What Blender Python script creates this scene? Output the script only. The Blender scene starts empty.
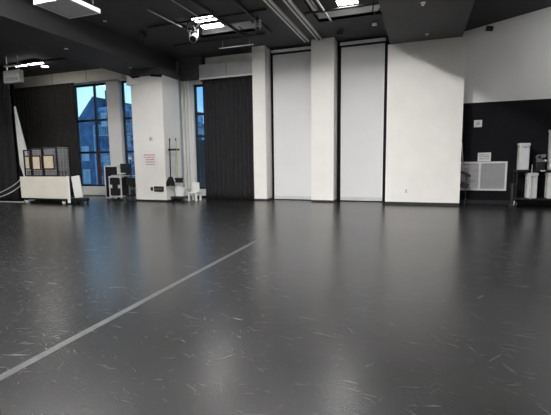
import bpy, bmesh, math, random
from mathutils import Vector, Matrix
random.seed(4)
scene = bpy.context.scene
C = scene.collection

# ------------------------------------------------------------------ materials
def mat(name, col, rough=0.6, metal=0.0, noise=0.0, nscale=6.0, bump=0.0, bscale=40.0, spec=0.5):
    m = bpy.data.materials.new(name); m.use_nodes = True
    nt = m.node_tree; b = nt.nodes['Principled BSDF']
    b.inputs['Base Color'].default_value = (*col, 1)
    b.inputs['Roughness'].default_value = rough
    b.inputs['Metallic'].default_value = metal
    b.inputs['Specular IOR Level'].default_value = spec
    tc = nt.nodes.new('ShaderNodeTexCoord')
    if noise > 0:
        n = nt.nodes.new('ShaderNodeTexNoise'); n.inputs['Scale'].default_value = nscale
        n.inputs['Detail'].default_value = 6
        r = nt.nodes.new('ShaderNodeValToRGB')
        lo = tuple(max(0, c*(1-noise)) for c in col); hi = tuple(min(1, c*(1+noise)) for c in col)
        r.color_ramp.elements[0].position = .3; r.color_ramp.elements[1].position = .7
        r.color_ramp.elements[0].color = (*lo, 1); r.color_ramp.elements[1].color = (*hi, 1)
        nt.links.new(tc.outputs['Object'], n.inputs['Vector'])
        nt.links.new(n.outputs['Fac'], r.inputs['Fac'])
        nt.links.new(r.outputs['Color'], b.inputs['Base Color'])
    if bump > 0:
        n2 = nt.nodes.new('ShaderNodeTexNoise'); n2.inputs['Scale'].default_value = bscale
        bp = nt.nodes.new('ShaderNodeBump'); bp.inputs['Strength'].default_value = bump
        bp.inputs['Distance'].default_value = .01
        nt.links.new(tc.outputs['Object'], n2.inputs['Vector'])
        nt.links.new(n2.outputs['Fac'], bp.inputs['Height'])
        nt.links.new(bp.outputs['Normal'], b.inputs['Normal'])
    return m

def emit(name, col, strength):
    m = bpy.data.materials.new(name); m.use_nodes = True
    nt = m.node_tree; nt.nodes.clear()
    e = nt.nodes.new('ShaderNodeEmission'); o = nt.nodes.new('ShaderNodeOutputMaterial')
    e.inputs['Color'].default_value = (*col, 1); e.inputs['Strength'].default_value = strength
    nt.links.new(e.outputs[0], o.inputs['Surface'])
    return m

def glass(name):
    m = bpy.data.materials.new(name); m.use_nodes = True
    nt = m.node_tree; nt.nodes.clear()
    t = nt.nodes.new('ShaderNodeBsdfTransparent'); t.inputs['Color'].default_value = (.9, .95, .97, 1)
    g = nt.nodes.new('ShaderNodeBsdfGlossy'); g.inputs['Roughness'].default_value = .03
    f = nt.nodes.new('ShaderNodeFresnel'); f.inputs['IOR'].default_value = 1.45
    x = nt.nodes.new('ShaderNodeMixShader'); o = nt.nodes.new('ShaderNodeOutputMaterial')
    ge = nt.nodes.new('ShaderNodeNewGeometry'); mu = nt.nodes.new('ShaderNodeMath'); mu.operation = 'SUBTRACT'; mu.use_clamp = True
    nt.links.new(f.outputs[0], mu.inputs[0]); nt.links.new(ge.outputs['Backfacing'], mu.inputs[1])
    nt.links.new(mu.outputs[0], x.inputs[0]); nt.links.new(t.outputs[0], x.inputs[1])
    nt.links.new(g.outputs[0], x.inputs[2]); nt.links.new(x.outputs[0], o.inputs['Surface'])
    return m

def floor_material():
    m = bpy.data.materials.new('black_vinyl_dance_floor'); m.use_nodes = True
    nt = m.node_tree; b = nt.nodes['Principled BSDF']; L = nt.links.new
    tc = nt.nodes.new('ShaderNodeTexCoord')
    def node(t, **kw):
        n = nt.nodes.new(t)
        for k, v in kw.items(): setattr(n, k, v)
        return n
    def noise(scale, detail, vec, rough=.55):
        n = node('ShaderNodeTexNoise'); n.inputs['Scale'].default_value = scale
        n.inputs['Detail'].default_value = detail; n.inputs['Roughness'].default_value = rough
        L(vec, n.inputs['Vector']); return n.outputs['Fac']
    def ramp(fac, a, bb, c0=(0, 0, 0), c1=(1, 1, 1)):
        r = node('ShaderNodeValToRGB')
        r.color_ramp.elements[0].position = a; r.color_ramp.elements[1].position = bb
        r.color_ramp.elements[0].color = (*c0, 1); r.color_ramp.elements[1].color = (*c1, 1)
        L(fac, r.inputs['Fac']); return r.outputs['Color']
    def math_(op, a, bb):
        n = node('ShaderNodeMath', operation=op)
        if isinstance(a, (int, float)): n.inputs[0].default_value = a
        else: L(a, n.inputs[0])
        if isinstance(bb, (int, float)): n.inputs[1].default_value = bb
        else: L(bb, n.inputs[1])
        return n.outputs[0]
    def mapped(rot, scale, loc=(0, 0, 0)):
        mp = node('ShaderNodeMapping'); mp.inputs['Rotation'].default_value = (0, 0, rot)
        mp.inputs['Scale'].default_value = scale; mp.inputs['Location'].default_value = loc
        # rotate first, then stretch
        mp2 = node('ShaderNodeMapping'); mp2.inputs['Rotation'].default_value = (0, 0, rot)
        L(tc.outputs['Object'], mp2.inputs['Vector'])
        mp.inputs['Rotation'].default_value = (0, 0, 0)
        L(mp2.outputs['Vector'], mp.inputs['Vector'])
        return mp.outputs['Vector']
    obj = tc.outputs['Object']
    big = noise(.45, 2, obj, .45); mid = noise(3.0, 4, obj, .55)
    patch = ramp(noise(.8, 3, obj), .46, .62)
    scuff = None
    for i, (rot, sc, th) in enumerate([(.15, (2.2, 34, 1), .70), (-.3, (3.0, 44, 1), .70), (1.1, (2.4, 40, 1), .715), (.5, (4.5, 50, 1), .70), (-1.0, (2.4, 44, 1), .715)]):
        s = ramp(noise(1.0, 3, mapped(rot, sc, (i*7.3, i*3.1, 0)), .6), th-.03, th+.03)
        scuff = s if scuff is None else math_('MAXIMUM', scuff, s)
    scuff = math_('MULTIPLY', scuff, math_('ADD', math_('MULTIPLY', patch, .8), .2))
    dots = ramp(noise(9, 2, obj), .77, .80)
    base = ramp(big, .15, .85, FLOOR_LO, FLOOR_HI)
    m1 = node('ShaderNodeMixRGB', blend_type='MULTIPLY'); m1.inputs['Fac'].default_value = .5
    L(base, m1.inputs[1]); L(ramp(mid, .25, .75, (.55, .55, .55), (1.35, 1.35, 1.35)), m1.inputs[2])
    m2 = node('ShaderNodeMixRGB'); L(math_('MULTIPLY', scuff, .36), m2.inputs['Fac'])
    L(m1.outputs[0], m2.inputs[1]); m2.inputs[2].default_value = (.22, .22, .22, 1)
    m3 = node('ShaderNodeMixRGB'); L(math_('MULTIPLY', dots, .35), m3.inputs['Fac'])
    L(m2.outputs[0], m3.inputs[1]); m3.inputs[2].default_value = (.3, .3, .3, 1)
    L(m3.outputs[0], b.inputs['Base Color'])
    rg = ramp(big, .1, .9, (FLOOR_ROUGH-.012,)*3, (FLOOR_ROUGH+.018,)*3)
    L(math_('ADD', rg, math_('MULTIPLY', scuff, .15)), b.inputs['Roughness'])
    b.inputs['Specular IOR Level'].default_value = FLOOR_SPEC
    return m

FLOOR_LO, FLOOR_HI, FLOOR_ROUGH, FLOOR_SPEC = (.0105, .0105, .011), (.0185, .0185, .0192), .26, .5
M = {}
M['floor'] = floor_material()
M['white'] = mat('white_wall_paint', (.80, .785, .755), .6, noise=.03, nscale=1.5, bump=.05)
M['white_up'] = mat('white_upper_wall_paint', (.74, .74, .74), .7, noise=.03, nscale=1.2)
M['header'] = mat('shade_darkened_header_paint', (.38, .38, .385), .65, noise=.10, nscale=2.0)  # grey darkened to hold the shade that falls on the right header
M['coffer'] = mat('coffer_lining_paint', (.55, .55, .55), .7, noise=.05)
M['ceil'] = mat('dark_grey_ceiling_paint', (.062, .062, .067), .75, noise=.12, nscale=1.4, bump=.1)
M['ceil_black'] = mat('black_ceiling_paint', (.012, .012, .015), .8, noise=.2)
M['beam'] = mat('dark_grey_bulkhead_paint', (.068, .068, .072), .7, noise=.06, nscale=1.0)
M['blackwall'] = mat('black_wall_paint', (.0045, .004, .0065), .8, noise=.2, nscale=2, spec=.2)
M['base'] = mat('black_rubber_baseboard', (.010, .010, .011), .5, noise=.1)
M['shade'] = mat('grey_shade_cloth', (.70, .70, .71), .75, noise=.02, nscale=1.0, bump=.05, bscale=200)
M['trimgrey'] = mat('pale_grey_metal', (.55, .56, .55), .45, noise=.05)
M['curtain'] = mat('black_velour', (.015, .015, .018), .9, noise=.25, nscale=5, bump=.2, bscale=90)
M['curtain_brown'] = mat('charcoal_velour', (.022, .020, .018), .9, noise=.3, nscale=5, bump=.2, bscale=90)
M['blackmetal'] = mat('black_metal', (.012, .012, .013), .45, metal=.2, noise=.2)
M['blackplastic'] = mat('black_plastic', (.014, .014, .016), .4, noise=.2)
M['rail'] = mat('brushed_aluminium_rail', (.80, .80, .80), .5, metal=.0, noise=.05)
M['alu'] = mat('aluminium_edging', (.72, .72, .72), .4, metal=.3, noise=.05)
M['whiteplastic'] = mat('white_plastic', (.78, .78, .77), .4, noise=.03)
M['cream'] = mat('cream_laminate', (.74, .71, .62), .5, noise=.04, nscale=2)
M['card'] = mat('cream_card', (.72, .64, .48), .7, noise=.12, nscale=12)
M['container'] = mat('pale_grey_white_plastic', (.60, .61, .62), .45, noise=.04)
M['panelface'] = mat('grey_diffuser', (.55, .55, .56), .6, noise=.08, nscale=4)
M['tape'] = mat('worn_grey_tape', (.036, .036, .037), .45, noise=.55, nscale=14)
M['red'] = mat('red_print', (.50, .26, .25), .7, noise=.1)
M['ink'] = mat('dark_print', (.12, .12, .13), .7, noise=.1)
M['cable'] = mat('pale_cable_sheath', (.62, .62, .62), .5, noise=.05)
M['mopgreen'] = mat('yellow_green_pole', (.42, .42, .14), .5, noise=.1)
M['winframe'] = mat('dark_window_frame', (.012, .014, .024), .5, noise=.1)
M['rust'] = mat('brown_steel', (.07, .035, .028), .6, noise=.3)
M['grille'] = mat('white_grille_paint', (.62, .62, .62), .5, noise=.03)
M['slat'] = mat('grey_grille_slat', (.40, .40, .42), .5, noise=.05)
M['glass'] = glass('window_glass')
M['lamp'] = emit('fluorescent_tube_glow', (1.0, .98, .95), 24)
M['lamp_soft'] = emit('soft_fluorescent_glow', (1.0, .98, .95), 120)
M['lamp_strong'] = emit('boosted_unseen_lamp_glow', (1.0, .98, .955), 2300)
M['lamp_mid'] = emit('unseen_wall_lamp_glow', (1.0, .98, .955), 260)
M['facade'] = mat('blue_grey_brick', (.11, .19, .32), .8, noise=.85, nscale=1.6)
M['facade_dark'] = mat('dark_slate_cladding', (.05, .10, .20), .8, noise=.4, nscale=1.5)
M['facade_pale'] = mat('pale_facade', (.28, .36, .46), .8, noise=.3, nscale=1)
M['tankwood'] = mat('weathered_tank_wood', (.04, .10, .17), .85, noise=.3, nscale=3)
M['slatgrey'] = mat('dark_grey_slats', (.055, .055, .07), .7, noise=.2)
M['asphalt'] = mat('asphalt', (.05, .05, .055), .9, noise=.3)
M['perforated'] = mat('speckled_dark_sheet', (.10, .10, .10), .6, noise=1.0, nscale=60)
M['chrome'] = mat('chrome', (.7, .7, .7), .25, metal=.9, noise=.02)
M['machine'] = mat('dull_grey_machine_metal', (.16, .16, .165), .5, noise=.3, nscale=12)
M['mophair'] = mat('black_mop_yarn', (.015, .013, .014), .95, noise=.4, nscale=30, bump=.5)

# ------------------------------------------------------------------ mesh helper
class MB:
    def __init__(s): s.bm = bmesh.new()
    def box(s, x0, x1, y0, y1, z0, z1, bev=0.0, rot=None, pivot=None):
        t = bmesh.new()
        bmesh.ops.create_cube(t, size=1)
        for v in t.verts:
            v.co = Vector(((x0+x1)/2+v.co.x*(x1-x0), (y0+y1)/2+v.co.y*(y1-y0), (z0+z1)/2+v.co.z*(z1-z0)))
        if bev > 0:
            bmesh.ops.bevel(t, geom=list(t.edges), offset=bev, segments=2, affect='EDGES', profile=.5)
        if rot is not None:
            p = Vector(pivot) if pivot else Vector(((x0+x1)/2, (y0+y1)/2, (z0+z1)/2))
            for v in t.verts: v.co = rot @ (v.co-p) + p
        s._add(t); return s
    def _add(s, t):
        me = bpy.data.meshes.new('tmp'); t.to_mesh(me); t.free(); s.bm.from_mesh(me); bpy.data.meshes.remove(me)
    def bar(s, a, b, r, n=10, r2=None):
        a, b = Vector(a), Vector(b); d = b-a
        t = bmesh.new()
        bmesh.ops.create_cone(t, cap_ends=True, segments=n, radius1=r, radius2=r if r2 is None else r2, depth=d.length)
        q = d.to_track_quat('Z', 'Y').to_matrix()
        for v in t.verts: v.co = q @ v.co + (a+b)/2
        s._add(t); return s
    def tube(s, pts, r, n=8):
        pts = [Vector(p) for p in pts]; rings = []
        up = None
        for i, p in enumerate(pts):
            d = (pts[min(i+1, len(pts)-1)]-pts[max(i-1, 0)]).normalized()
            if up is None:
                up = Vector((0, 0, 1)) if abs(d.z) < .9 else Vector((1, 0, 0))
            u = (up-d*up.dot(d)).normalized(); w = d.cross(u); up = u
            rings.append([s.bm.verts.new(p+(u*math.cos(k*2*math.pi/n)+w*math.sin(k*2*math.pi/n))*r) for k in range(n)])
        for a, b in zip(rings, rings[1:]):
            for k in range(n): s.bm.faces.new((a[k], a[(k+1) % n], b[(k+1) % n], b[k]))
        s.bm.faces.new(rings[0][::-1]); s.bm.faces.new(rings[-1]); return s
    def lathe(s, prof, c, n=20):
        rings = [[s.bm.verts.new((c[0]+r*math.cos(k*2*math.pi/n), c[1]+r*math.sin(k*2*math.pi/n), c[2]+z)) for k in range(n)] for r, z in prof]
        for a, b in zip(rings, rings[1:]):
            for k in range(n): s.bm.faces.new((a[k], a[(k+1) % n], b[(k+1) % n], b[k]))
        s.bm.faces.new(rings[0][::-1]); s.bm.faces.new(rings[-1]); return s
    def prism(s, poly, y0, y1):            # polygon in x,z extruded along y
        f = [s.bm.verts.new((x, y0, z)) for x, z in poly]; g = [s.bm.verts.new((x, y1, z)) for x, z in poly]
        s.bm.faces.new(f); s.bm.faces.new(g[::-1]); n = len(poly)
        for i in range(n): s.bm.faces.new((f[i], g[i], g[(i+1) % n], f[(i+1) % n]))
        return s
    def pleats(s, x0, x1, y, z0, z1, wl, amp, seed, th=.025, flare=.25):
        rnd = random.Random(seed)
        nx = int((x1-x0)/wl*10); nz = 14; ph = 0; xs = []
        for i in range(nx+1):
            ph += 2*math.pi/10*rnd.uniform(.65, 1.35); xs.append((x0+(x1-x0)*i/nx, ph, rnd.uniform(.75, 1.2)))
        fr, bk = [], []
        for j in range(nz+1):
            t = j/nz; z = z1+(z0-z1)*t; rowf, rowb = [], []
            for x, p, a in xs:
                k = amp*a*(.75+flare*t)
                yy = y+k*math.sin(p+.25*math.sin(t*2+x*2)); xx = x+.25*k*math.cos(p)
                rowf.append(s.bm.verts.new((xx, yy-th/2, z))); rowb.append(s.bm.verts.new((xx, yy+th/2, z)))
            fr.append(rowf); bk.append(rowb)
        for j in range(nz):
            for i in range(nx):
                s.bm.faces.new((fr[j][i], fr[j+1][i], fr[j+1][i+1], fr[j][i+1]))
                s.bm.faces.new((bk[j][i], bk[j][i+1], bk[j+1][i+1], bk[j+1][i]))
            s.bm.faces.new((fr[j][0], bk[j][0], bk[j+1][0], fr[j+1][0]))
            s.bm.faces.new((fr[j][nx], fr[j+1][nx], bk[j+1][nx], bk[j][nx]))
        for i in range(nx):
            s.bm.faces.new((fr[0][i], fr[0][i+1], bk[0][i+1], bk[0][i]))
            s.bm.faces.new((fr[nz][i], bk[nz][i], bk[nz][i+1], fr[nz][i+1]))
        return s
    def build(s, name, m, parent=None, loc=None, smooth=False):
        bmesh.ops.recalc_face_normals(s.bm, faces=list(s.bm.faces))
        xs = [v.co for v in s.bm.verts]
        if loc is None:
            loc = WL[parent.name] if parent else Vector(((min(v.x for v in xs)+max(v.x for v in xs))/2, (min(v.y for v in xs)+max(v.y for v in xs))/2, min(v.z for v in xs)))
        loc = Vector(loc)
        for v in s.bm.verts: v.co -= loc
        me = bpy.data.meshes.new(name); s.bm.to_mesh(me); s.bm.free()
        if smooth:
            for p in me.polygons: p.use_smooth = True
        o = bpy.data.objects.new(name, me); C.objects.link(o); me.materials.append(M[m])
        if parent: o.parent = parent; o.location = loc-WL[parent.name]
        else: o.location = loc
        WL[o.name] = loc
        return o
WL = {}
def thing(name, label, cat, loc, group=None):
    o = bpy.data.objects.new(name, None); C.objects.link(o); o.location = loc; WL[o.name] = Vector(loc)
    o.empty_display_size = .1
    return tag(o, label, cat, group)
def tag(o, label, cat, group=None):
    o['label'] = label; o['category'] = cat
    if group: o['group'] = group
    return o
def struct(o, label=None):
    o['kind'] = 'structure'
    if label: o['label'] = label
    return o
def copy_tree(o, parent=None):
    c = o.copy(); C.objects.link(c)
    if parent: c.parent = parent
    WL[c.name] = WL[o.name]
    for ch in list(o.children): copy_tree(ch, c)
    return c
B = lambda *a, **k: MB().box(*a, **k)

# ------------------------------------------------------------------ room shell
XL, XR, YR, YB, ZC = -19.6, 8.0, -6.0, 15.0, 5.8
struct(B(XL, XR, YR, YB+.3, -.1, 0).build('floor', 'floor', loc=(0, 0, 0)), 'dark scuffed glossy vinyl dance floor')

# ceiling with rectangular coffers cut out
coffers = [(-7.25, -5.05, 10.7, 12.65), (-3.1, -1.2, 9.4, 12.65),
           (-7.95, -5.05, 3.4, 6.6), (-3.1, -1.2, 3.4, 6.6), (-7.95, -5.05, -2.4, .8), (-3.1, -1.2, -2.4, .8),
           (-17.4, -12.2, 3.4, 6.6)]
def ceiling_slab(x0, x1, y0, y1, z0, z1, holes):
    m = MB()
    xs = sorted({x0, x1, *[h[0] for h in holes], *[h[1] for h in holes]})
    ys = sorted({y0, y1, *[h[2] for h in holes], *[h[3] for h in holes]})
    for a, b in zip(xs, xs[1:]):
        run = None
        for c, d in zip(ys, ys[1:]):
            mx, my = (a+b)/2, (c+d)/2
            if any(h[0] < mx < h[1] and h[2] < my < h[3] for h in holes):
                if run: m.box(a, b, run[0], run[1], z0, z1); run = None
            else:
                run = [c, d] if run is None else [run[0], d]
        if run: m.box(a, b, run[0], run[1], z0, z1)
    return m
struct(ceiling_slab(XL, 1.1, YR, YB+.3, ZC, ZC+.1, coffers).build('ceiling', 'ceil'), 'dark grey ceiling with recessed light coffers')
for i, (a, b, c, d) in enumerate(coffers):
    t = .04; z0, z1 = ZC+.002, ZC+.34
    o = struct(MB().box(a, b, d, d+t, z0, z1).build('ceiling_coffer', 'coffer'))
    B(a-t, a, c-t, d+t, z0, z1).build('coffer_side', 'coffer' if i == 1 else 'ceil', o)
    B(b, b+t, c-t, d+t, z0, z1).build('coffer_side', 'ceil', o); B(a, b, c-t, c, z0, z1).build('coffer_side', 'ceil', o)
    B(a-t, b+t, c-t, d+t, z1, z1+.05).build('coffer_top', 'ceil', o)
# black, rising ceiling at the right
mb = MB()
v = [mb.bm.verts.new(p) for p in [(1.1, YR, 5.64), (1.1, YB+.3, 5.64), (XR, YB+.3, 6.96), (XR, YR, 6.96), (1.1, YR, 5.78), (1.1, YB+.3, 5.78), (XR, YB+.3, 7.1), (XR, YR, 7.1)]]
for q in [(0, 1, 2, 3), (7, 6, 5, 4), (0, 4, 5, 1), (1, 5, 6, 2), (2, 6, 7, 3), (3, 7, 4, 0)]: mb.bm.faces.new([v[k] for k in q])
struct(mb.build('ceiling_sloped', 'ceil_black'), 'black rising ceiling above the white upper wall')

# bulkheads that run back through the room
struct(B(-11.4, -9.62, YR, 14.55, 5.08, ZC).build('ceiling_bulkhead', 'beam'), 'dark grey dropped bulkhead that ends over the white column')
struct(B(-1.06, 1.1, YR, 14.0, 5.27, ZC).build('ceiling_bulkhead', 'beam'), 'dark grey dropped bulkhead that ends over the wide white wall')

# side and rear walls
struct(B(XL-.2, XL, YR, YB+.3, 0, ZC).build('wall_left', 'blackwall'))
struct(B(XR, XR+.2, YR, YB+.3, 0, 7.1).build('wall_right', 'white_up'))
struct(B(XL, XR, YR-.2, YR, 0, 7.1).build('wall_rear', 'white_up'))

# back wall with two window openings
WIN = [(-15.78, -13.64, .42, 5.24), (-12.95, -12.2, .42, 5.24), (-9.16, -7.0, .36, 4.78)]
def wall_holes(x0, x1, z0, z1, y0, y1, holes):
    m = MB(); xs = sorted({x0, x1, *[h[0] for h in holes], *[h[1] for h in holes]})
    for a, b in zip(xs, xs[1:]):
        h = [w for w in holes if w[0] < (a+b)/2 < w[1]]
        if h: m.box(a, b, y0, y1, z0, h[0][2]).box(a, b, y0, y1, h[0][3], z1)
        else: m.box(a, b, y0, y1, z0, z1)
    return m
struct(wall_holes(XL, -6.15, 0, ZC, YB, YB+.3, WIN).build('wall_back', 'white'), 'white back wall around the tall windows')
struct(B(-6.15, 1.0, YB, YB+.3, 0, ZC).build('wall_back', 'blackwall'))
struct(B(-9.6, -8.5, 14.72, 14.98, 4.94, ZC).build('wall_soffit', 'ceil'), 'dark grey soffit above the narrow window')
struct(B(1.0, XR, YB-.1, YB+.3, 0, 3.36).build('wall_back', 'blackwall'), 'black lower wall behind the grille and the rack')
struct(B(1.0, XR, YB-.1, YB+.3, 3.36, 7.1).build('wall_back', 'white_up'), 'pale upper wall above the black wall')

# projecting wide white wall, pillars, column
struct(B(-1.12, 1.2, 14.0, 14.9, .10, 5.27).build('wall_projecting', 'white'), 'wide white projecting wall under the bulkhead')
struct(B(-1.12, 1.2, 13.99, 14.9, 0, .10).build('baseboard_projecting', 'base'))
for k, (a, b) in enumerate([(-6.1, -5.58), (-3.8, -2.97)]):
    o = struct(B(a, b, 14.3, YB, .07, ZC).build('pillar', 'white'))
    o['label'] = ['narrow white pillar beside the long black curtain', 'wider white pillar between the two tall grey shades'][k]
    B(a, b, 14.31, YB, 0, .07).build('baseboard', 'base', o)
o = struct(B(-10.69, -9.25, 13.0, 14.1, .07, 4.80).build('wall_column', 'white'), 'broad white column with a sign and a switch on it')
B(-10.68, -9.26, 13.01, 14.1, 0, .07).build('baseboard', 'base', o)
MB().prism([(-10.78, 4.50), (-10.50, 4.50), (-10.30, 4.62), (-10.72, 4.86)], 12.86, 12.99).build('bracket', 'white', o)
B(-10.69, -9.25, 13.02, 14.1, 4.80, 5.08).build('column_recess', 'beam', o)
B(-10.62, -10.25, 12.97, 13.02, 4.775, 4.83).build('flap', 'blackwall', o)
B(-9.72, -9.24, 12.97, 13.02, 4.74, 4.83, rot=Matrix.Rotation(.12, 3, 'Y')).build('flap', 'blackwall', o)
B(-13.66, -12.95, 14.93, YB, 0, 5.24).build('trim_1', 'white')['kind'] = 'structure'
bpy.data.objects['trim_1']['label'] = 'white pier dividing the big window from the narrow sliver of window'

# header boxes above the windows
def header(x0, x1, y0, z0, z1, seams, label, m_):
    o = struct(B(x0, x1, y0, YB, z0, z1).build('trim_2', m_), label)
    m = MB()
    for s in seams: m.box(s-.012, s+.012, y0-.004, y0, z0, z1)
    m.build('seam', 'ink', o)
    B(x0, x1, y0-.03, y0, z0-.03, z0+.03).build('lip', 'white', o)
    return o
header(-18.8, -12.55, 14.75, 5.28, 5.79, (-16.7, -14.6), 'cream painted header box over the big window', 'cream')
header(-8.45, -6.12, 14.4, 4.83, 5.38, (-7.25,), 'shade-darkened grey header box over the long black curtain', 'header')

# window sills and radiators boxes
def window(n, x0, x1, z0, z1, cols, rows, label, sill=True):
    o = B(x0, x1, 15.14, 15.2, z0, z0+.09)
    o.box(x0, x1, 15.14, 15.2, z1-.09, z1).box(x0, x0+.10, 15.14, 15.2, z0, z1).box(x1-.10, x1, 15.14, 15.2, z0, z1)
    f = struct(o.build('window_%d' % n, 'winframe'), label)
    for c in cols: B(c-.05, c+.05, 15.12, 15.2, z0+.08, z1-.08).build('mullion', 'winframe', f)
    for r in rows: B(x0+.09, x1-.09, 15.13, 15.19, r-.05, r+.05).build('transom', 'winframe', f)
    B(x0+.08, x1-.08, 15.165, 15.175, z0+.08, z1-.08).build('pane', 'glass', f)
    return f
w = window(1, -15.78, -13.64, .42, 5.24, (-14.55,), (3.56, 2.05), 'big dark framed window beside the charcoal curtain')
B(-14.61, -14.42, 15.10, 15.12, .5, 2.2).build('mullion_cover', 'rust', w)
window(2, -12.95, -12.2, .42, 5.24, (), (3.56, 2.05), 'sliver of window between the white pier and column')
window(3, -9.16, -7.0, .36, 4.78, (-8.38,), (3.56, 2.62), 'narrow window beside the long black curtain')
struct(B(-15.9, -13.7, 14.76, 14.92, .03, .42, bev=.015).build('trim_3', 'white'), 'low white boxed sill under the big window')
struct(B(-9.12, -8.2, 14.80, 15.0, .10, .36, bev=.012).build('trim_4', 'white'), 'white boxed sill under the narrow window')
struct(B(-9.15, -6.15, 14.9, 15.0, 0, .10).build('baseboard_back', 'base'))
struct(B(1.2, XR, 14.88, 14.9, 0, .13).build('baseboard_back', 'base'))

# ------------------------------------------------------------------ outside the windows
o = thing('building', 'blue brick building with a steep roof outside the big window', 'building', (-31, 30, -4))
MB().prism([(-40, -4), (-40, 2.2), (-34.6, 2.2), (-29.1, 7.8), (-28.95, 6.85), (-28.95, -4)], 30, 38).build('gable_wall', 'facade_dark', o)
B(-28.95, -22, 30.4, 38, -4, 6.8).build('brick_wing', 'facade', o)
for i in range(5):
    for k in range(5): B(-28.6+i*1.3, -27.9+i*1.3, 30.36, 30.42, -3+k*2.0, -1.7+k*2.0).build('window', 'facade_pale' if (i+k) % 3 else 'facade_dark', o)
for i in range(2):
    for k in range(3): B(-32.6+i*1.8, -31.7+i*1.8, 29.96, 30.02, -2.6+k*2.2, -1.2+k*2.2).build('window', 'facade_pale', o)
o = thing('rooftop_tank_outside', 'round rooftop water tank seen through the big window', 'tank', (-28.1, 31.5, 6.81))
MB().lathe([(.04, 2.0), (.66, 1.6), (.66, .5), (.62, .46)], (-28.1, 31.5, 6.81), 20).build('exterior_tank', 'tankwood', o)
for a in range(4): MB().bar((-28.1+.45*math.cos(a*1.57+.78), 31.5+.45*math.sin(a*1.57+.78), 6.81), (-28.1+.45*math.cos(a*1.57+.78), 31.5+.45*math.sin(a*1.57+.78), 7.3), .05).build('leg', 'tankwood', o)
o = thing('fire_escape', 'pale blue steel fire escape outside the big window', 'fire escape', (-25.5, 29, -4))
m = MB()
for z in (-.6, 1.7, 4.0):
    m.box(-27.8, -22.6, 28.6, 29.6, z, z+.08)
    for k in range(27): m.box(-27.8+k*.2, -27.77+k*.2, 28.6, 28.63, z, z+.9)
    m.box(-27.8, -22.6, 28.58, 28.64, z+.88, z+.95)
m.build('platform', 'facade_pale', o)
m = MB()
for z in (-4, -.6, 1.7): m.bar((-27.4, 29.1, z), (-23.4, 29.1, z+2.3), .08)
for x in (-27.8, -25.2, -22.6): m.bar((x, 28.6, -4), (x, 28.6, 4.9), .06)
m.build('stair', 'facade_pale', o)
o = thing('building', 'low pale grey building across the street outside the narrow window', 'building', (-17, 31, -4))
B(-20.8, -12, 31, 36, -4, 4.6).build('block', 'facade_pale', o)
for z in (2.9, .6):
    for k in range(6): B(-20.3+k*1.35, -19.5+k*1.35, 30.95, 31.02, z, z+1.1).build('window', 'facade_dark', o)
B(-20.9, -11.9, 30.8, 36, 4.6, 4.85).build('cornice', 'facade', o)
o = thing('slat_fence', 'dark grey vertical slat screen outside the narrow window', 'fence', (-9.6, 16.4, -.3))
m = MB()
for k in range(22): m.box(-11.2+k*.16, -11.06+k*.16, 16.38, 16.42, -.3, 2.52)
m.build('slat', 'slatgrey', o)
B(-11.25, -7.6, 16.42, 16.48, 2.4, 2.55).build('rail', 'rust', o); B(-11.25, -7.6, 16.42, 16.48, .2, .3).build('rail', 'rust', o)
struct(B(-60, 30, 15.3, 60, -4.2, -4).build('ground_outside', 'asphalt'))

# ------------------------------------------------------------------ lamps in the coffers
M['lamp_soft_strip'] = emit('strip_glow', (1.0, .98, .95), 45)
def lamp(x0, x1, y0, y1, z, label, group=None, glow='lamp'):
    o = thing('ceiling_light', label, 'light', ((x0+x1)/2, (y0+y1)/2, z), group)
    m = MB(); m.box(x0-.03, x1+.03, y0-.03, y1+.03, z+.02, z+.09)
    m.box((x0+x1)/2-.1, (x0+x1)/2+.1, (y0+y1)/2-.02, (y0+y1)/2+.02, z+.09, ZC+.335 if z > ZC else ZC)
    m.build('housing', 'blackmetal', o)
    B(x0, x1, y0, y1, z, z+.018).build('diffuser', glow, o)
    return o
ZL = 5.93
lamp(-6.83, -6.13, 11.30, 11.60, ZL, 'further-in of two bright strip lights above the white spotlight')
lamp(-6.90, -6.20, 11.94, 12.22, ZL, 'bright strip light nearest the white lip of the coffer above the curtain')
lamp(-2.35, -1.80, 11.58, 11.90, ZL, 'bright strip light in the coffer above the grey shades', None, 'lamp_soft_strip')
lamp(-2.35, -1.80, 10.3, 10.6, ZL, 'strip light deeper in the coffer above the grey shades')
lamp(-15.65, -14.95, 12.52, 12.85, 5.70, 'longest bright strip light above the charcoal curtain')
lamp(-16.50, -15.90, 12.65, 12.85, 5.70, 'bright strip light right above the hanging white cabinet')
lamp(-15.50, -15.28, 13.2, 13.38, 5.70, 'small bright light nearest the cream header')
g = 'unseen boosted strip lights in the nearer coffers'  # out of view, made far stronger than the visible lamps to brighten the walls
for (cx0, cy0) in [(-7.1, 5.0), (-2.5, 5.0), (-7.1, -.9), (-2.5, -.9), (-15, 5.0)]:
    w_ = .25 if cx0 > -3 else .8  # narrow width sharpens the bulkhead's shadow on the wide wall
    lamp(cx0+.15, cx0+.15+w_, cy0, cy0+.5, 5.96, 'unseen boosted strip light in a ceiling coffer over the near floor', g, 'lamp_strong' if cx0 > -3 else 'lamp_mid')
for (x, y, z) in [(5.6, 13.4, 6.2),]:
    o = thing('ceiling_light', 'strip light under the black rising ceiling', 'light', (x, y, z))
    B(x-.5, x+.5, y-.12, y+.12, z+.02, z+.1).box(x-.03, x+.03, y-.03, y+.03, z+.1, z+.3).build('housing', 'trimgrey', o)
    B(x-.47, x+.47, y-.1, y+.1, z, z+.018).build('diffuser', 'lamp_soft', o)

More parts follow.
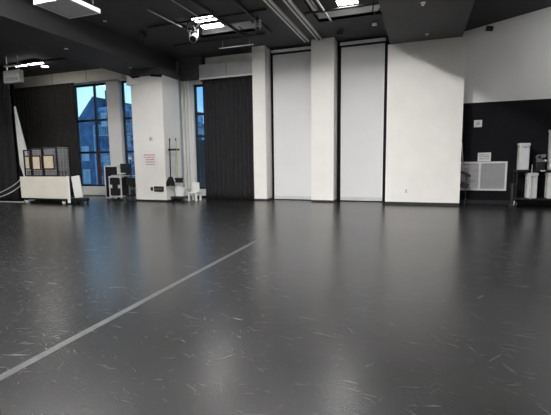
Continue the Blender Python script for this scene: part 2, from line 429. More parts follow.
# ------------------------------------------------------------------ ceiling hardware
for k, x in enumerate((-3.95, -3.47)):
    o = thing('ceiling_rail', ['pale twin-lipped ceiling rail nearer the black curtain', 'pale twin-lipped ceiling rail nearer the lit coffer'][k], 'rail', (x, 8, ZC-.07))
    B(x-.05, x+.05, 1.0, 14.28, ZC-.045, ZC).build('channel', 'blackmetal', o)
    B(x-.085, x-.035, 1.0, 14.28, ZC-.07, ZC).build('lip', 'rail', o)
    B(x+.035, x+.085, 1.0, 14.28, ZC-.07, ZC).build('lip', 'rail', o)

def conduit(name, pts, r, m, label, cat):
    return tag(MB().tube(pts, r).build(name, m), label, cat)
conduit('ceiling_conduit', [(-7.25, 9.69, ZC-.06), (-7.22, 10.6, ZC-.06), (-7.17, 11.25, ZC-.06)], .022, 'trimgrey', 'thin pale conduit along the ceiling leading to the white spotlight', 'pipe')
conduit('ceiling_pipe', [(-5.78, 8.6, ZC-.05), (-5.74, 12.75, ZC-.05)], .045, 'blackmetal', 'black pipe crossing the lit coffer above the curtain', 'pipe')
conduit('ceiling_pipe', [(-8.2, 10.95, ZC-.04), (-4.2, 10.95, ZC-.04)], .03, 'blackmetal', 'black pipe crossing the coffer sideways behind the strip lights', 'pipe')
conduit('ceiling_pipe', [(-4.75, 6, ZC-.05), (-4.78, 12.9, ZC-.05)], .04, 'blackmetal', 'black pipe on the ceiling between coffer and rails', 'pipe')
conduit('ceiling_conduit', [(-6.94, 13.3, ZC-.22), (-5.6, 13.3, ZC-.22)], .02, 'trimgrey', 'thin pale pipe under the ceiling in front of the shade-darkened header', 'pipe')
for nm, x in (('p', -6.8), ('q', -5.75)):
    o = MB().bar((x, 13.3, ZC-.22), (x, 13.3, ZC), .008).build('hanger', 'trimgrey', bpy.data.objects['ceiling_conduit.001'])
conduit('ceiling_conduit', [(-2.75, 9.6, ZC-.02), (-2.72, 12.6, ZC-.02)], .03, 'trimgrey', 'pale pipe crossing the coffer above the grey shades', 'pipe')
conduit('ceiling_pipe', [(-3.3, 11.7, ZC-.03), (-1.1, 11.7, ZC-.03)], .035, 'blackmetal', 'black pipe crossing the coffer above the grey shades', 'pipe')
conduit('hanging_cable', [(-5.55, 12.0, 5.79), (-5.4, 12.2, 5.6), (-5.15, 12.35, 5.55), (-4.95, 12.3, 5.79)], .016, 'blackmetal', 'black cable drooping from the coffer corner above the curtain', 'cable')

def spotlight(c, m, label, tilt=.5, s=1.0, drop=.3):
    x, y, z = c
    o = thing('stage_spotlight', label, 'spotlight', (x, y, z))
    MB().bar((x, y, z+drop), (x, y, ZC), .025*s).box(x-.05*s, x+.05*s, y-.05*s, y+.05*s, z+drop-.06, z+drop+.06).build('clamp', 'blackmetal', o)
    mm = MB(); w = .17*s
    mm.box(x-w-.015, x-w+.015, y-.02, y+.02, z, z+drop-.02).box(x+w-.015, x+w+.015, y-.02, y+.02, z, z+drop-.02).box(x-w, x+w, y-.02, y+.02, z+drop-.05, z+drop-.02)
    mm.build('yoke', m, o)
    d = Vector((.2, -math.cos(tilt), -math.sin(tilt)))
    p = Vector(c)
    mm = MB(); mm.bar(p-d*.2*s, p+d*.14*s, .12*s, 16, .14*s).bar(p-d*.28*s, p-d*.2*s, .07*s, 12, .11*s)
    f = mm.build('body', m, o)
    mm = MB().bar(p+d*.14*s, p+d*.16*s, .115*s, 16); mm.build('lens', 'blackplastic', f)
    return o
spotlight((-6.85, 11.42, 5.42), 'whiteplastic', 'white spotlight hanging from the coffer corner above the narrow window', .6, .85, .26)
spotlight((-4.62, 11.3, 5.45), 'trimgrey', 'pale slim spotlight hanging near the curtain side of the rails', .9, .55, .2)
spotlight((-8.62, 11.2, 5.6), 'blackmetal', 'dark spotlight close to the ceiling beside the bulkhead', .3, .7, .12)
spotlight((-9.02, 11.6, 5.6), 'blackmetal', 'dark spotlight tucked against the side of the bulkhead', .3, .6, .12)
o = thing('wall_spotlight', 'small black and white spotlight at the top of the pale upper wall', 'spotlight', (1.9, 14.6, 5.45))
B(1.86, 1.94, 14.55, 14.9, 5.60, 5.66).build('bracket', 'blackmetal', o)
MB().bar((1.80, 14.5, 5.58), (2.0, 14.5, 5.54), .075, 14).build('body', 'blackmetal', o)
MB().bar((2.0, 14.5, 5.54), (2.03, 14.5, 5.535), .06, 14).build('lens', 'whiteplastic', o)
o = thing('ceiling_sensor', 'small white box under the ceiling above the tall grey shade', 'sensor', (-1.5, 13.3, 5.70))
B(-1.56, -1.42, 13.25, 13.35, 5.70, 5.78, bev=.01).build('body', 'whiteplastic', o)
MB().bar((-1.49, 13.3, 5.77), (-1.49, 13.3, ZC), .02).build('stem', 'blackmetal', o)
o = thing('ceiling_sensor', 'dark little box under the ceiling above the wider pillar', 'sensor', (-2.6, 13.6, 5.62))
B(-2.72, -2.5, 13.5, 13.65, 5.62, 5.74, bev=.01).build('body', 'blackplastic', o)
MB().bar((-2.6, 13.58, 5.74), (-2.6, 13.58, ZC), .02).build('stem', 'blackmetal', o)

def sprinkler(x, y, z, label):
    o = thing('sprinkler_head', label, 'sprinkler', (x, y, z-.06))
    MB().lathe([(.055, .045), (.06, .06)], (x, y, z-.06), 14).build('ceiling_plate', 'whiteplastic', o)
    MB().lathe([(.012, .045), (.012, .015), (.04, .012), (.04, .005)], (x, y, z-.06), 10).build('deflector', 'chrome', o)
sprinkler(-10.49, 9.87, 5.08, 'sprinkler head under the bulkhead above the charcoal curtain')
sprinkler(-10.36, 12.63, 5.08, 'sprinkler head under the bulkhead just in front of the white column')
sprinkler(-9.12, 10.09, ZC, 'sprinkler head on the ceiling near the square hanging lamp')
sprinkler(-.06, 10.7, 5.27, 'sprinkler head at the near end of the bulkhead above the wide wall')
sprinkler(.06, 13.31, 5.27, 'sprinkler head on the bulkhead close to the wide white wall')

conduit('hanging_cable', [(-2.95, 10.5, 5.84), (-2.93, 11.2, 5.80), (-2.9, 11.9, 5.83), (-2.86, 12.4, 5.98)], .02, 'rust', 'reddish cable along the edge of the coffer above the grey shades', 'cable')
conduit('hanging_cable', [(-1.36, 11.9, 5.95), (-1.42, 12.2, 5.74), (-1.34, 12.5, 5.74), (-1.26, 12.6, 5.95)], .018, 'blackmetal', 'black cable looping at the corner of the coffer by the bulkhead', 'cable')
conduit('hanging_cable', [(-6.85, 11.1, 5.79), (-7.0, 11.25, 5.62), (-6.95, 11.45, 5.60), (-6.7, 11.6, 5.9)], .016, 'blackmetal', 'black cable looped around the clamp of the white spotlight', 'cable')
conduit('ceiling_conduit', [(-6.3, 9.0, ZC-.03), (-6.28, 10.7, ZC-.03)], .02, 'trimgrey', 'thin pale conduit on the ceiling in front of the lit coffer', 'pipe')
conduit('ceiling_pipe', [(-8.6, 12.9, ZC-.04), (-5.0, 12.9, ZC-.04)], .03, 'blackmetal', 'black pipe under the ceiling behind the white spotlight', 'pipe')

# hanging square panel
o = thing('pendant_light', 'square white framed flat lamp hanging unlit below the ceiling', 'light', (-7.2, 6.9, 4.8))
x0, x1, y0, y1, z = -7.64, -6.74, 6.44, 7.34, 4.8
m = MB(); t = .035
m.box(x0, x1, y0, y0+t, z, z+.09).box(x0, x1, y1-t, y1, z, z+.09).box(x0, x0+t, y0+t, y1-t, z, z+.09).box(x1-t, x1, y0+t, y1-t, z, z+.09)
m.build('frame', 'whiteplastic', o)
B(x0+t, x1-t, y0+t, y1-t, z+.012, z+.07).build('diffuser', 'panelface', o)
for (a, b) in ((x0+.1, y0+.1), (x1-.1, y0+.1), (x0+.1, y1-.1), (x1-.1, y1-.1)):
    MB().bar((a, b, z+.06), (a, b, ZC), .006, 6).build('hanging_wire', 'blackmetal', o)

# white hanging cabinet at the far left
o = thing('hanging_air_unit', 'boxy white unit hanging from the ceiling beside the cream header', 'air conditioner', (-15.35, 11.9, 4.75))
B(-15.84, -14.95, 11.7, 11.9, 4.75, 5.24, bev=.03).build('body', 'whiteplastic', o)
for k in range(4): B(-15.74, -15.02, 11.69, 11.71, 4.83+k*.035, 4.842+k*.035).build('air_slot', 'ink', o)
for x in (-15.72, -15.1): B(x-.02, x+.02, 11.78, 11.82, 5.24, 5.8).build('hanging_bracket', 'alu', o)
B(-15.84, -14.92, 11.75, 11.85, 5.40, 5.46).build('mounting_bar', 'alu', o)
conduit('ceiling_pipe', [(-18.5, 12.3, 5.62), (-12.0, 12.3, 5.62)], .04, 'blackmetal', 'black pipe under the ceiling above the hanging white unit', 'pipe')

# ------------------------------------------------------------------ curtains and shades
def curtain(x0, x1, y, z0, z1, wl, amp, seed, m, label, th=.03):
    o = thing('stage_curtain', label, 'curtain', ((x0+x1)/2, y, z0))
    MB().pleats(x0, x1, y, z0, z1, wl, amp, seed, th).build('drape', m, o, smooth=True)
    MB().bar((x0-.05, y, z1+.03), (x1+.05, y, z1+.03), .03).build('curtain_track', 'blackmetal', o)
curtain(-8.42, -6.14, 14.55, .02, 4.76, .20, .06, 3, 'curtain', 'long pleated black curtain hanging beside the narrow white pillar')
curtain(-19.3, -15.24, 14.6, .02, 5.2, .24, .07, 8, 'curtain_brown', 'charcoal pleated curtain hanging behind the loaded cart')
curtain(-19.4, -16.25, 12.2, .01, 5.2, .5, .05, 5, 'curtain', 'plain black masking drape at the far end beside the cables')

def shade(x0, x1, label):
    y = 14.84
    o = thing('roller_shade', label, 'roller shade', ((x0+x1)/2, y, .05))
    B(x0, x1, y, y+.02, .16, 5.56).build('shade_cloth', 'shade', o)
    B(x0, x1, y-.015, y+.035, .03, .16, bev=.008).build('bottom_bar', 'trimgrey', o)
    MB().bar((x0, y+.07, 5.60), (x1, y+.07, 5.60), .06, 14).build('roller', 'blackmetal', o)
    B(x0-.03, x1+.03, y-.10, y-.02, 5.63, 5.72).build('head_rail', 'rail', o)
shade(-5.46, -3.90, 'tall pale grey shade between the narrow and the wider white pillar')
shade(-2.82, -1.29, 'tall pale grey shade beside the wide white projecting wall')
# black jambs of the shade bays
for k, (a, b) in enumerate([(-5.57, -5.49), (-2.96, -2.86), (-1.29, -1.13), (-3.89, -3.81)]):
    struct(B(a, b, 14.90, 14.98, 0, ZC).build('trim_%d' % (5+k), 'blackwall'))

# ------------------------------------------------------------------ items on the column
o = thing('alarm_box', 'small square pale switch box high on the white column', 'switch', (-9.85, 13.0, 2.36))
B(-9.92, -9.76, 12.965, 12.998, 2.36, 2.52, bev=.008).build('plate', 'trimgrey', o)
B(-9.86, -9.82, 12.955, 12.966, 2.42, 2.47).build('button', 'ink', o)
o = thing('notice_sign', 'white notice with lines of red print on the white column', 'sign', (-9.97, 13.0, 1.38))
B(-10.32, -9.60, 12.988, 12.998, 1.38, 1.92).build('board', 'white', o)
rr = random.Random(2); m = MB()
for r, (h, z) in enumerate([(.05, 1.80), (.045, 1.71), (.05, 1.62), (.05, 1.53), (.045, 1.44)]):
    x = -10.22 + (.0 if r < 2 else .08)
    while x < -9.72:
        w = rr.uniform(.025, .05); m.box(x, x+w, 12.984, 12.989, z, z+h*rr.uniform(.7, 1)); x += w+rr.choice((.012, .012, .03))
m.build('print', 'red', o)
o = thing('outlet_box', 'black outlet box low on the white column', 'outlet', (-9.55, 13.0, .40))
B(-9.78, -9.36, 12.94, 12.998, .40, .60, bev=.01).build('box', 'blackplastic', o)
m = MB()
for k in range(3): m.box(-9.72+k*.12, -9.64+k*.12, 12.934, 12.941, .46, .54)
m.build('socket', 'ink', o)
o = thing('wall_socket', 'small black socket beside the black outlet box on column', 'socket', (-9.9, 13.0, .44))
B(-9.96, -9.86, 12.96, 12.998, .43, .57, bev=.008).build('plate', 'blackplastic', o)
B(-9.93, -9.89, 12.955, 12.961, .47, .52).build('socket', 'ink', o)

# vertical painted pipes right of the column
pl = ['thick white painted pipe standing closest to the white column', 'slim white painted pipe standing second from the white column', 'white painted pipe standing closest to the narrow window']
for k, (x, r) in enumerate([(-9.58, .07), (-9.42, .035), (-9.27, .045)]):
    o = thing('riser_pipe', pl[k], 'pipe', (x, 14.86, 0))
    MB().bar((x, 14.86, 0), (x, 14.86, 4.93), r, 14).build('pipe', 'white', o, smooth=False)
    m = MB()
    for z in (.35, 1.9, 3.5): m.bar((x, 14.86, z), (x, 14.86, z+.06), r+.018, 14)
    m.build('collar', 'white', o)

# brooms, mop bucket, step stool
lab = ['mop with a dark pole leaning at the column', 'broom with a yellow-green pole leaning beside the dark-poled mop']
for k, (x, m1) in enumerate([(-9.08, 'blackmetal'), (-8.84, 'mopgreen')]):
    y = 13.1+k*.06
    o = thing('floor_mop' if k == 0 else 'push_broom', lab[k], 'mop' if k == 0 else 'broom', (x, y, .6))
    if k == 0:
        MB().bar((x-.02, y, .88), (x, y, 2.40), .020, 10).build('pole', m1, o)
        m = MB(); rr = random.Random(9)
        for a in range(26):
            an = a*.49; q = rr.uniform(.09, .17)
            m.tube([(x-.02, y, .96), (x-.02+.07*math.cos(an), y+.07*math.sin(an), .94), (x-.02+q*math.cos(an), y+q*math.sin(an), .76), (x-.02+q*1.05*math.cos(an), y+q*math.sin(an), .60+rr.uniform(0, .08))], .020, 5)
        m.build('mop_head', 'mophair', o)
    else:
        MB().bar((x, y, .92), (x+.02, y, 2.40), .018, 10).build('pole', m1, o)
        B(x-.10, x+.24, y-.05, y+.05, .86, .93, bev=.01).build('block', 'blackplastic', o)
        m = MB()
        for i in range(14): m.bar((x-.08+i*.023, y, .87), (x-.09+i*.025, y, .74), .014, 6)
        m.build('bristle', 'mophair', o)
    MB().bar((x, y, 2.34), (x, y, 2.44), .026, 10).build('grip', 'blackplastic', o)
o = thing('tool_holder', 'black clip bar holding the mop and broom upright', 'holder', (-9.0, 13.2, 1.98))
B(-9.245, -8.74, 13.20, 13.24, 1.98, 2.04).build('mount_bar', 'blackmetal', o)
for x, y in ((-9.08, 13.1), (-8.84, 13.16)):
    B(x-.045, x-.026, y-.02, 13.20, 1.97, 2.05).box(x+.045, x+.062, y-.02, 13.20, 1.97, 2.05).build('clip', 'blackplastic', o)
o = thing('mop_bucket', 'white mop bucket on a dark wheeled base beside the column', 'bucket', (-8.9, 13.5, 0))
MB().lathe([(.17, .20), (.20, .40), (.22, .54), (.225, .56), (.205, .56), (.18, .40), (.14, .24), (.01, .22)], (-8.96, 13.5, 0), 22).build('pail', 'whiteplastic', o)
B(-9.08, -8.86, 13.34, 13.40, .42, .66, bev=.02).build('wringer', 'whiteplastic', o)
B(-9.22, -8.62, 13.2, 13.8, .10, .19, bev=.02).build('base', 'blackplastic', o)
for (x, y) in ((-9.16, 13.26), (-8.68, 13.26), (-9.16, 13.74), (-8.68, 13.74)):
    f = B(x-.012, x+.012, y-.02, y+.02, .05, .11).build('caster', 'blackmetal', o)
    MB().bar((x-.02, y, .05), (x+.02, y, .05), .05, 14).build('wheel', 'blackplastic', f)
o = thing('step_stool', 'small white step stool on the floor beside the mop bucket', 'stool', (-8.4, 13.6, 0))
B(-8.62, -8.22, 13.5, 13.9, .30, .35, bev=.012).build('step', 'whiteplastic', o)
B(-8.58, -8.26, 13.78, 13.82, .35, .72, bev=.01).build('back_panel', 'whiteplastic', o)
for (x, y) in ((-8.58, 13.54), (-8.26, 13.54), (-8.58, 13.86), (-8.26, 13.86)):
    B(x-.035, x+.035, y-.035, y+.035, 0, .31, bev=.008).build('leg', 'whiteplastic', o)

# ------------------------------------------------------------------ flight case corner
o = thing('flight_case', 'tall black flight case with bright aluminium edges on casters', 'flight case', (-11.76, 13.25, 0))
x0, x1, y0, y1, z0, z1 = -12.08, -11.46, 13.05, 13.55, .14, .98
B(x0+.01, x1-.01, y0+.01, y1-.01, z0+.01, z1-.01).build('body', 'blackplastic', o)
m = MB(); e = .045
for x in (x0, x1-e):
    for y in (y0, y1-e): m.box(x, x+e, y, y+e, z0, z1)
for z in (z0, z1-e):
    for y in (y0, y1-e): m.box(x0, x1, y, y+e, z, z+e)
    for x in (x0, x1-e): m.box(x, x+e, y0, y1, z, z+e)
m.build('edging', 'alu', o)
for x in (x0-.005, x1-.155): B(x, x+.16, y0-.012, y0+.02, .50, .64, bev=.006).build('latch', 'alu', o)
for x in (x0, x1-.08):
    for z in (z0-.01, z1-.07): B(x-.006, x+.086, y0-.01, y0+.07, z, z+.08, bev=.01).build('corner_cap', 'alu', o)
for x in (x0+.09, x1-.09):
    for y in (y0+.08, y1-.08):
        f = B(x-.03, x+.03, y-.03, y+.03, .06, .145).build('caster', 'trimgrey', o)
        MB().bar((x-.02, y, .055), (x+.02, y, .055), .055, 14).build('wheel', 'blackplastic', f)
o = thing('case_lid', 'loose silver-edged flat lid lying on the flight case', 'lid', (-11.6, 13.3, .98))
B(-12.0, -11.05, 13.1, 13.6, .995, 1.03, bev=.006).build('board', 'alu', o)
B(-11.98, -11.07, 13.12, 13.58, 1.03, 1.05).build('inlay', 'blackplastic', o)
o = thing('monitor', 'small black monitor standing on the flight case lid', 'monitor', (-11.4, 13.35, 1.05))
B(-11.68, -11.14, 13.30, 13.36, 1.12, 1.50, bev=.012).build('housing', 'blackplastic', o)
B(-11.65, -11.17, 13.294, 13.30, 1.15, 1.47).build('screen', 'winframe', o)
B(-11.55, -11.27, 13.25, 13.42, 1.051, 1.065).box(-11.44, -11.38, 13.36, 13.39, 1.06, 1.3).build('stand', 'blackplastic', o)
o = thing('framed_board', 'black board in a white frame standing behind the flight case', 'board', (-12.6, 13.75, 0))
x0, x1, z0, z1 = -12.95, -12.20, .0, 1.42
m = MB(); t = .055
m.box(x0, x0+t, 13.75, 13.80, z0, z1).box(x1-t, x1, 13.75, 13.80, z0, z1).box(x0, x1, 13.75, 13.80, z1-t, z1).box(x0, x1, 13.75, 13.80, z0, z0+t)
m.build('frame', 'whiteplastic', o)
B(x0+t, x1-t, 13.765, 13.79, z0+t, z1-t).build('panel', 'blackplastic', o)
o = thing('equipment_trolley', 'low black trolley crammed against the column beside the flight case', 'trolley', (-11.15, 13.5, 0))
B(-11.40, -10.80, 13.2, 13.7, .16, .22, bev=.01).build('deck', 'blackmetal', o)
B(-11.36, -10.84, 13.25, 13.66, .60, .92, bev=.02).build('upper_box', 'blackplastic', o)
for x in (-11.37, -10.83):
    for y in (13.23, 13.67): MB().bar((x, y, .2), (x, y, .95), .018).build('post', 'blackmetal', o)
m = MB()
for k in range(3): m.tube([(-11.1+.15*math.cos(a*.5), 13.42+.12*math.sin(a*.5), .26+k*.06+.01*math.sin(a*3)) for a in range(13)], .026, 7)
m.build('coiled_cable', 'blackplastic', o)
for (x, y) in ((-11.32, 13.26), (-10.88, 13.26), (-11.32, 13.64), (-10.88, 13.64)):
    MB().bar((x-.02, y, .055), (x+.02, y, .055), .055, 14).box(x-.015, x+.015, y-.02, y+.02, .06, .17).build('caster', 'chrome', o)
o = thing('standing_lamp', 'slim dark pole stand with a pale head beside the column', 'stand', (-10.88, 13.0, 0))
MB().bar((-10.88, 12.98, .02), (-10.88, 12.98, 1.75), .02).bar((-10.88, 12.98, 0), (-10.88, 12.98, .03), .13, 18).build('pole', 'blackmetal', o)
MB().bar((-10.88, 12.94, 1.70), (-10.88, 13.02, 1.70), .05, 14).build('head', 'card', o)

# ------------------------------------------------------------------ loaded cart at the left
o = thing('wheeled_cart', 'long low cart with a cream front board on casters', 'cart', (-13.6, 11.5, 0))
B(-14.86, -12.46, 11.30, 11.34, .20, 1.04, bev=.01).build('front_board', 'cream', o)
B(-14.80, -12.46, 11.35, 12.1, .14, .20).build('deck', 'blackmetal', o)
B(-14.80, -12.50, 11.36, 12.0, .98, 1.03).build('top_shelf', 'blackmetal', o)
B(-12.44, -12.36, 11.28, 11.36, .05, 1.06, bev=.01).build('post', 'whiteplastic', o)
for x in (-14.75, -12.55):
    for y in (11.42, 12.0): MB().bar((x, y, .18), (x, y, 1.0), .025).build('post', 'blackmetal', o)
for (x, y) in ((-14.72, 11.42), (-12.72, 11.36), (-14.72, 12.0), (-12.6, 12.0)):
    f = B(x-.03, x+.03, y-.03, y+.03, .09, .16).build('caster', 'blackmetal', o)
    MB().bar((x-.025, y, .06), (x+.025, y, .06), .06, 14).build('wheel', 'whiteplastic' if y < 11.5 else 'blackplastic', f)
o = thing('folded_table', 'white folded table tipped on edge at the end of the cart', 'table', (-12.1, 11.6, 0))
R = Matrix.Rotation(math.radians(-8), 3, 'Y')
B(-12.25, -11.86, 11.42, 11.50, .24, 1.07, bev=.036, rot=R, pivot=(-12.05, 11.46, .24)).build('tabletop', 'whiteplastic', o)
B(-12.34, -12.12, 11.54, 11.57, .2, 1.0).build('apron', 'perforated', o)
f = B(-12.34, -11.84, 11.40, 11.75, .10, .23, bev=.02).build('folded_leg', 'blackmetal', o)
for x in (-12.30, -11.92):
    for y in (11.44, 11.68): B(x, x+.05, y, y+.05, 0, .105).build('foot', 'blackplastic', f)

def crate(x0, x1, y0, y1, z0, z1, label, step=.07, card=None):
    o = thing('wire_crate', label, 'crate', ((x0+x1)/2, (y0+y1)/2, z0), 'wire crates on the cart')
    r = .006
    m = MB(); n = max(2, int((x1-x0)/step)); q = max(2, int((z1-z0)/step))
    for y in (y0, y1):
        for k in range(n+1): x = x0+(x1-x0)*k/n; m.box(x-r, x+r, y-r, y+r, z0, z1)
        for k in range(q+1): z = z0+(z1-z0)*k/q; m.box(x0, x1, y-r, y+r, z-r, z+r)
    for x in (x0, x1):
        for k in range(5): y = y0+(y1-y0)*k/4; m.box(x-r, x+r, y-r, y+r, z0, z1)
        for k in range(q+1): z = z0+(z1-z0)*k/q; m.box(x-r, x+r, y0, y1, z-r, z+r)
    m.build('mesh', 'slat', o)
    m = MB(); e = .022
    for x in (x0, x1):
        for y in (y0, y1): m.box(x-e, x+e, y-e, y+e, z0, z1)
    for z in (z0+e, z1-e):
        for y in (y0, y1): m.box(x0, x1, y-e, y+e, z-e, z+e)
    m.build('frame', 'blackmetal', o)
    B(x0+.03, x1-.03, y0+.05, y1-.05, z0+.02, z0+.22).build('contents', 'blackplastic', o)
    if card:
        a, b, c, d = card
        B(a-.05, b+.05, y0-.05, y0-.03, c-.05, d+.05).build('card_frame', 'rust', o)
        B(a, b, y0-.058, y0-.05, c, d).build('card', 'card', o)
    return o
crate(-14.72, -14.38, 11.45, 12.02, 1.045, 2.08, 'narrow wire crate with a slim cream card at the cable end of cart', card=(-14.60, -14.42, 1.36, 1.80))
crate(-14.31, -13.76, 11.45, 12.02, 1.045, 2.12, 'wire crate with a cream card between two other carded crates', card=(-14.20, -13.86, 1.34, 1.80))
crate(-13.69, -13.02, 11.45, 12.02, 1.045, 2.15, 'wire crate with the widest cream card, at the window end of the cart', step=.055, card=(-13.62, -13.16, 1.36, 1.82))
mb = MB()
f = [(-15.80, 3.9), (-15.38, 2.15), (-15.24, 1.25), (-15.52, .9), (-15.74, 1.5), (-15.78, 2.5)]
o = thing('furled_screen', 'tall white tapering furled cloth rising behind the cable end of cart', 'screen', (-15.4, 12.0, .0))
mb.prism(f, 12.02, 12.10).build('cloth', 'whiteplastic', o)
MB().bar((-15.50, 12.14, 0), (-15.70, 12.13, 2.6), .03).bar((-15.5, 12.14, 0), (-15.5, 12.14, .03), .2, 16).build('pole', 'alu', o)

# cables trailing left from the cart
def cable(pts, label):
    tag(MB().tube(pts, .016, 7).build('cable', 'cable'), label, 'cable')
def bez(p0, p1, p2, n=14):
    return [tuple((1-t)**2*a+2*t*(1-t)*b+t*t*c for a, b, c in zip(p0, p1, p2)) for t in [i/n for i in range(n+1)]]
cable(bez((-14.88, 11.4, 1.0), (-15.4, 11.3, .42), (-17.5, 11.12, .02)), 'upper of two pale cables drooping from the cart end')
cable(bez((-14.88, 11.36, .72), (-15.5, 11.2, .16), (-17.2, 11.05, .02)), 'lower of two pale cables drooping from the cart end')
cable([(-14.9, 11.44, .016), (-15.6, 11.40, .016), (-16.4, 11.35, .016), (-17.2, 11.28, .016)], 'pale cable lying straight along the floor beside the cart')

# ------------------------------------------------------------------ right-hand wall things
o = thing('wall_grille', 'white framed return grille with two louvred bays on the black wall', 'grille', (1.9, 14.88, .46))
x0, x1, z0, z1, y = 1.02, 2.66, .46, 1.42, 14.9
m = MB(); t = .06
m.box(x0, x1, y-.04, y, z0, z0+t).box(x0, x1, y-.04, y, z1-t, z1).box(x0, x0+t, y-.04, y, z0+t, z1-t).box(x1-t, x1, y-.04, y, z0+t, z1-t).box(1.83, 1.89, y-.04, y, z0+t, z1-t)
m.build('frame', 'grille', o)
for (a, b) in ((x0+t, 1.83), (1.89, x1-t)):
    m = MB(); n = 16; R = Matrix.Rotation(math.radians(38), 3, 'X')
    for k in range(n):
        z = z0+t+.025+(z1-z0-2*t-.05)*k/(n-1); m.box(a, b, y-.034, y-.004, z-.006, z+.006, rot=R)
    m.box(a, b, y-.004, y-.001, z0+t, z1-t)
    m.build('louvre', 'slat', o)
o = thing('wall_sign', 'small white sign with dark print resting above the grille', 'sign', (1.97, 14.9, 1.42))
B(1.78, 2.17, 14.885, 14.899, 1.43, 1.72).build('board', 'grille', o)
rr = random.Random(5); m = MB()
for z in (1.63, 1.57, 1.50):
    x = 1.83
    while x < 2.10:
        w = rr.uniform(.012, .03); m.box(x, x+w, 14.881, 14.886, z, z+.03); x += w+rr.choice((.01, .02))
m.build('print', 'ink', o)
o = thing('thermostat', 'small square white thermostat high on the black wall', 'thermostat', (1.74, 14.9, 2.56))
B(1.62, 1.86, 14.86, 14.899, 2.56, 2.79, bev=.012).build('mount', 'grille', o)
MB().bar((1.74, 14.862, 2.68), (1.74, 14.852, 2.68), .06, 14).build('dial', 'slat', o)
o = thing('wall_outlet', 'small white outlet plate low on the wide white wall', 'outlet', (-.45, 14.0, .40))
B(-.50, -.38, 13.985, 13.998, .38, .56, bev=.004).build('plate', 'whiteplastic', o)
B(-.47, -.41, 13.982, 13.986, .42, .46).box(-.47, -.41, 13.982, 13.986, .48, .52).build('socket', 'slat', o)

o = thing('music_stand', 'black music stand with a pale rod beside the grille', 'music stand', (1.38, 14.5, 0))
MB().bar((1.42, 14.5, .05), (1.42, 14.5, 1.0), .015).build('pole', 'blackmetal', o)
m = MB()
for a in (0.3, 2.4, 4.5): m.bar((1.42, 14.5, .22), (1.42+.25*math.cos(a), 14.5+.25*math.sin(a), .012), .012)
m.build('tripod_foot', 'blackmetal', o)
MB().bar((1.24, 14.46, 2.05), (1.33, 14.46, 1.05), .016).build('rod', 'grille', o)
B(1.24, 1.56, 14.42, 14.46, .98, 1.06, bev=.01, rot=Matrix.Rotation(.5, 3, 'Y')).build('desk', 'blackplastic', o)
B(1.24, 1.50, 14.40, 14.44, .58, .74, bev=.02, rot=Matrix.Rotation(.3, 3, 'Y')).build('clip_bag', 'blackplastic', o)

# black rack of pale containers
o = thing('wire_rack', 'black two-shelf rack on casters in front of the black wall', 'rack', (3.6, 14.4, 0))
for z in (.22, 1.10): B(2.80, 4.46, 14.20, 14.64, z, z+.05, bev=.008).build('shelf', 'blackmetal', o)
for (x, y) in ((2.82, 14.21), (2.82, 14.62), (4.44, 14.21), (4.44, 14.62)):
    f = MB().bar((x, y, .08), (x, y, 1.14), .018).build('post', 'blackmetal', o)
    MB().bar((x-.02, y, .05), (x+.02, y, .05), .05, 12).build('caster', 'blackplastic', f)
MB().bar((3.21, 14.19, .24), (3.21, 14.19, 1.32), .010).build('cross_rod', 'trimgrey', o)
B(3.44, 3.56, 14.185, 14.20, 1.11, 1.15).build('shelf_label', 'grille', o)
def bin_(x0, z0, w, h, label):
    x1 = x0+w; y0, y1 = 14.26, 14.56
    o = thing('storage_bin', label, 'container', ((x0+x1)/2, 14.41, z0), 'pale upright containers on the black rack')
    B(x0, x1, y0, y1, z0, z0+h-.09, bev=.03).build('body', 'container', o)
    f = B(x0-.012, x1+.012, y0-.012, y1+.012, z0+h-.09, z0+h, bev=.018).build('lid', 'container', o)
    B(x0+w*.3, x1-w*.3, y0-.02, y0, z0+h-.14, z0+h-.10, bev=.004).build('latch', 'slat', f)
    return o
bin_(2.86, 1.152, .28, .83, 'pale upright container on the upper shelf at the grille end')
bin_(3.12, .272, .28, .79, 'pale upright container on the lower shelf at the grille end')
bin_(3.66, .272, .28, .79, 'pale upright container on the lower shelf with a dark gap beside it')
bin_(3.68, 1.152, .28, 1.22, 'tallest pale container on the upper shelf beyond the grey machine')
o = thing('small_machine', 'small grey mechanical device standing on the upper rack shelf', 'device', (3.46, 14.42, 1.15))
B(3.34, 3.58, 14.32, 14.54, 1.152, 1.40, bev=.02).build('base', 'blackplastic', o)
f = MB().bar((3.42, 14.32, 1.54), (3.42, 14.46, 1.54), .08, 16).build('drum', 'machine', o)
MB().bar((3.42, 14.305, 1.54), (3.42, 14.32, 1.54), .05, 14).build('hub', 'blackplastic', f)
MB().bar((3.53, 14.30, 1.58), (3.53, 14.44, 1.58), .055, 14).build('roller', 'machine', o)
B(3.36, 3.60, 14.34, 14.5, 1.38, 1.47, bev=.01).build('cradle', 'machine', o)
MB().bar((3.55, 14.29, 1.46), (3.60, 14.29, 1.42), .022, 8).build('knob', 'whiteplastic', o)
o = thing('floor_post', 'short black post with a bright foot beside the rack', 'post', (2.72, 14.4, 0))
MB().bar((2.76, 14.4, .06), (2.76, 14.4, .72), .07, 14).build('post', 'blackplastic', o)
MB().lathe([(.10, 0), (.10, .03), (.07, .06)], (2.76, 14.4, 0), 16).build('foot', 'blackmetal', o)
B(2.78, 2.88, 14.28, 14.34, .03, .15, bev=.02).build('foot_clamp', 'chrome', o)
o = thing('floor_bar', 'thin dark bar along the bottom of the black wall', 'bar', (2.0, 14.86, 0))
B(1.22, 2.9, 14.80, 14.86, 0, .05, bev=.006).build('bar', 'trimgrey' if False else 'blackmetal', o)

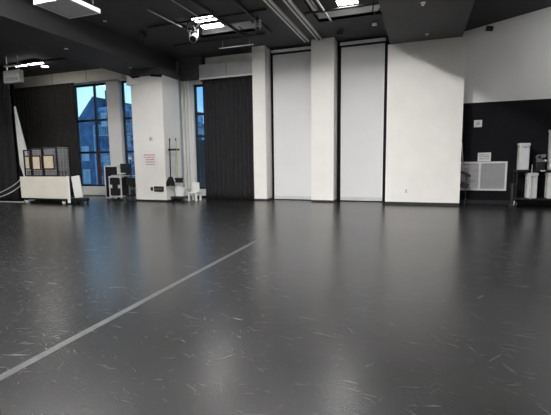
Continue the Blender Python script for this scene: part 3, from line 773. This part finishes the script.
# tape on the floor
mb = MB(); pts = [(-2.62, .2), (-2.72, 1.2), (-2.763, 1.82), (-2.82, 3.6), (-2.87, 5.2), (-2.92, 7.05)]
prev = None
for i, (x, y) in enumerate(pts):
    cur = [mb.bm.verts.new((x+s*.04, y, z)) for s, z in ((-1, .0005), (1, .0005), (1, .002), (-1, .002))]
    if prev:
        for k in range(4): mb.bm.faces.new((prev[k], prev[(k+1) % 4], cur[(k+1) % 4], cur[k]))
    else: mb.bm.faces.new(cur[::-1])
    prev = cur
mb.bm.faces.new(prev)
tag(mb.build('floor_tape', 'tape'), 'long worn grey tape line running across the dark floor', 'tape')

# ------------------------------------------------------------------ sky
w = bpy.data.worlds.new('sky'); scene.world = w; w.use_nodes = True
nt = w.node_tree; bg = nt.nodes['Background']
tc = nt.nodes.new('ShaderNodeTexCoord'); n = nt.nodes.new('ShaderNodeTexNoise'); n.inputs['Scale'].default_value = 5
r = nt.nodes.new('ShaderNodeValToRGB')
r.color_ramp.elements[0].position = .35; r.color_ramp.elements[1].position = .65
r.color_ramp.elements[0].color = (.14, .36, .72, 1); r.color_ramp.elements[1].color = (.55, .86, 1.0, 1)
nt.links.new(tc.outputs['Generated'], n.inputs['Vector']); nt.links.new(n.outputs['Fac'], r.inputs['Fac'])
nt.links.new(r.outputs['Color'], bg.inputs['Color']); bg.inputs['Strength'].default_value = 1.5

# ------------------------------------------------------------------ camera
R = Matrix(((0.9396358875463229, -0.027915062616657264, 0.3410354059539012),
            (0.34196457635445815, 0.11163792011571658, -0.933057984967147),
            (-0.012026111331182632, 0.9933567959556852, 0.11444495871337021)))
cam = bpy.data.cameras.new('camera'); co = bpy.data.objects.new('camera', cam); C.objects.link(co)
mw = R.to_4x4(); mw.translation = (0, 0, 1.5); co.matrix_world = mw
cam.sensor_width = 36; cam.lens = 36*397/551; cam.clip_start = .05; cam.clip_end = 300
scene.camera = co
vs = scene.view_settings
vs.view_transform = 'Standard'; vs.look = 'None'; vs.gamma = 1; vs.use_curve_mapping = False
vs.exposure = 0.2
